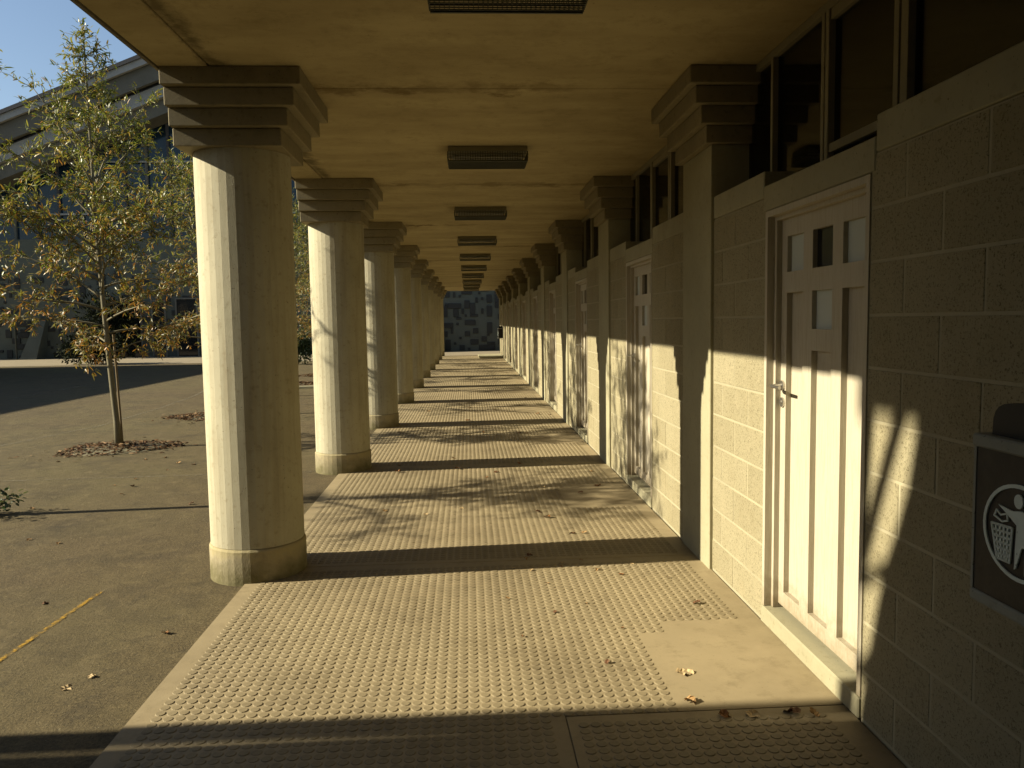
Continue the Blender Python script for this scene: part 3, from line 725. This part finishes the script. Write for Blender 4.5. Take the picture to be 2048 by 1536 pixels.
TREES = [(-5.65, 6.9, 1, 0.0, 'young tree just outside the left picture edge, casting thin trunk shadows'),
         (-4.684, 10.8, 0, 0, 'young slender tree with olive and orange leaves, left of the nearest column'),
         (-4.60, 14.42, 2, 1.3, 'young autumn tree behind the nearest column, its crown showing left of the shaft'),
         (-4.75, 18.0, 1, 3.1, 'small autumn tree seen through the gap after the nearest column'),
         (-4.75, 21.6, 2, 4.4, 'small autumn tree, fifth in the row beside the walkway'),
         (-4.75, 25.1, 2, 2.2, 'small autumn tree, sixth in the row beside the walkway'),
         (-4.75, 28.7, 1, 5.0, 'small autumn tree, seventh in the row beside the walkway'),
         (-4.75, 32.3, 2, 0.4, 'small autumn tree at the far end of the row')]
for i, (x, y, k, rz, lab) in enumerate(TREES):
    t = thing('young_tree', lab, 'tree', (x, y, 0), 'young trees in a row beside the walkway'); t.rotation_euler.z = rz
    tr, br, hi_, lo_, stk = TM[k]
    ob('trunk', tr, t); c = ob('crown', lo_, t); ob('upper_leaves', hi_, c); ob('branches', br, t); ob('stake', stk, t)
    l = ob('leaf_litter', LM[i % 2], None, (x, y - .05, 0), kind='stuff', label=f'brown fallen leaves heaped round the foot of a tree, {["left edge","foreground","second","third","fourth","fifth","sixth","last"][i]} heap', cat='leaf litter')
    l.rotation_euler.z = .3 * i
    ob('soil_patch', soil_me, walk if False else None, (x, y - .03, 0), kind='structure')

# ------------------------------------------------------------------ shrubs
def shrub_meshes(seed, rx, ry, h, n, leaf, mat):
    rg = random.Random(seed); V, Fc = [], []; SV, SF = [], []
    cl = [(rg.uniform(-.6, .6) * rx, rg.uniform(-.6, .6) * ry, rg.uniform(.25, .75) * h, rg.uniform(.35, .55)) for _ in range(9)]
    for _ in range(n):
        cx, cy, cz, r = rg.choice(cl); v = Vector((rg.gauss(0, 1), rg.gauss(0, 1), rg.gauss(0, 1))).normalized() * (rg.random() ** .4)
        p = Vector((cx + v.x * r * rx, cy + v.y * r * ry, max(.02, cz + v.z * r * h * .8)))
        leaf_vf(p, (v + Vector((rg.gauss(0, .5), rg.gauss(0, .5), rg.gauss(.2, .5)))), Vector((rg.gauss(0, 1), rg.gauss(0, 1), 1)), leaf * rg.uniform(.7, 1.3), leaf * rg.uniform(.4, .6), V, Fc)
    for cx, cy, cz, r in cl: tubevf([(cx * .15, cy * .15, -.02), (cx * .5, cy * .5, cz * .5), (cx, cy, cz)], [.02 * h + .003, .014 * h + .002, .004], 5, SV, SF)
    return mk('foliage', V, Fc, mat), mk('stems', SV, SF, 'bark')
for (x, y, rx, ry, h, n, lf, mat, lab) in (
    (-4.2, 6.98, .28, .26, .2, 380, .045, 'shrub', 'low leafy plant at the left picture edge by the trunk shadow'),
    (-6.9, 32.2, .8, .8, 1.5, 1800, .11, 'shrub', 'green bush seen between the first two columns'),
    (-16.2, 35.2, 1.6, 1.1, 1.45, 2600, .14, 'darkshrub', 'dark dome shaped bush on the paving before the hall'),
    (-18.4, 41.4, 1.6, .8, 3.4, 2600, .16, 'darkshrub', 'tall dark shrub against the hall doors'),
    (4.6, 41.4, 1.0, .7, 1.5, 1500, .13, 'darkshrub', 'dark shrub behind the far end of the block wall')):
    t = thing('shrub', lab, 'shrub', (x, y, ZG)); f_, s_ = shrub_meshes(int(abs(x * 100)), rx, ry, h, n, lf, mat); ob('foliage', f_, t); ob('stems', s_, t)

# ------------------------------------------------------------------ fallen leaves
def dead_leaf(seed):
    rg = random.Random(seed); bm = bmesh.new()
    n = 9; L = 1.0; mid = []; lft = []; rgt = []
    lobes = [0, .34, .22, .46, .26, .40, .2, .16, 0]
    for i in range(n):
        t = i / (n - 1); z = .28 * math.sin(t * 3 + seed) * t + .04
        w_ = lobes[i] * rg.uniform(.8, 1.2)
        mid.append(bm.verts.new((t * L - .5, .04 * math.sin(5 * t), z)))
        if 0 < i < n - 1:
            lft.append(bm.verts.new((t * L - .5 + .05, w_, z + .18 * rg.uniform(.2, 1.3)))); rgt.append(bm.verts.new((t * L - .5 + .05, -w_, z + .18 * rg.uniform(.0, 1.2))))
    A = [mid[0]] + lft + [mid[-1]]; C = [mid[0]] + rgt + [mid[-1]]
    for i in range(n - 1):
        for side in (A, C):
            vs = []
            for v in (mid[i], mid[i + 1], side[i + 1], side[i]):
                if v not in vs: vs.append(v)
            if len(vs) > 2: bm.faces.new(vs)
    me = bpy.data.meshes.new('fallen_leaf'); bm.to_mesh(me); bm.free(); return me
LEAFMAT = []
for c in ((.24, .11, .035), (.36, .22, .09), (.13, .06, .025), (.45, .33, .17)):
    k = NB('dry_leaf'); LEAFMAT.append(k.fin(k.mix(k.ramp(k.noise(6, 4), [(.4, (0,) * 3), (.7, (1,) * 3)]), c, tuple(.6 * q for q in c)), .7, .2))
DL = []
for i in range(8):
    m_ = dead_leaf(i); m_.materials.append(LEAFMAT[i % 4]); DL.append(m_)
rg = random.Random(12)
big = [(.95, 3.42, .085), (.90, 3.15, .06), (1.28, 3.03, .08), (1.12, 3.02, .07), (1.0, 3.02, .06), (1.36, 3.0, .05), (.62, 3.55, .03), (-1.83, 3.55, .06), (-1.62, 4.15, .045)]
spots = [(x, y, s, 'w' if x > -1.4 else 'y') for x, y, s in big]
for _ in range(10): spots.append((rg.uniform(.3, 1.35), rg.uniform(4.2, 5.3), rg.uniform(.025, .05), 'w'))
for _ in range(20): spots.append((rg.triangular(-1.2, 1.4, 1.1), rg.uniform(5.6, 9.5), rg.uniform(.035, .075), 'w'))
for _ in range(14): spots.append((rg.triangular(-1.2, 1.4, 1.0), rg.uniform(9.5, 17), rg.uniform(.05, .09), 'w'))
for _ in range(8): spots.append((rg.uniform(-1.2, 1.3), rg.uniform(3.2, 5.2), rg.uniform(.02, .03), 'w'))
for _ in range(30): spots.append((rg.uniform(-4.6, -1.6), rg.uniform(3.6, 10.3), rg.uniform(.03, .06), 'y'))
special = {0: 'pale curled dead leaf alone on the plain patch before the nearest door', 7: 'pale curled leaf on the asphalt at the lower left'}
for i, (x, y, s, wh) in enumerate(spots):
    o = ob('fallen_leaf', DL[(3 if i in (0, 7) else i) % 8], None, (x, y, (.004 if wh == 'w' else ZG + .002)), None,
           special.get(i, 'small dry fallen leaf lying on the studded walkway' if wh == 'w' else 'small dry fallen leaf lying on the asphalt yard'), 'leaf',
           'fallen leaves on the walkway' if wh == 'w' else 'fallen leaves on the asphalt')
    o.scale = (s, s, s); o.rotation_euler = (rg.uniform(-.15, .15), rg.uniform(-.15, .15), rg.uniform(0, 6.28))
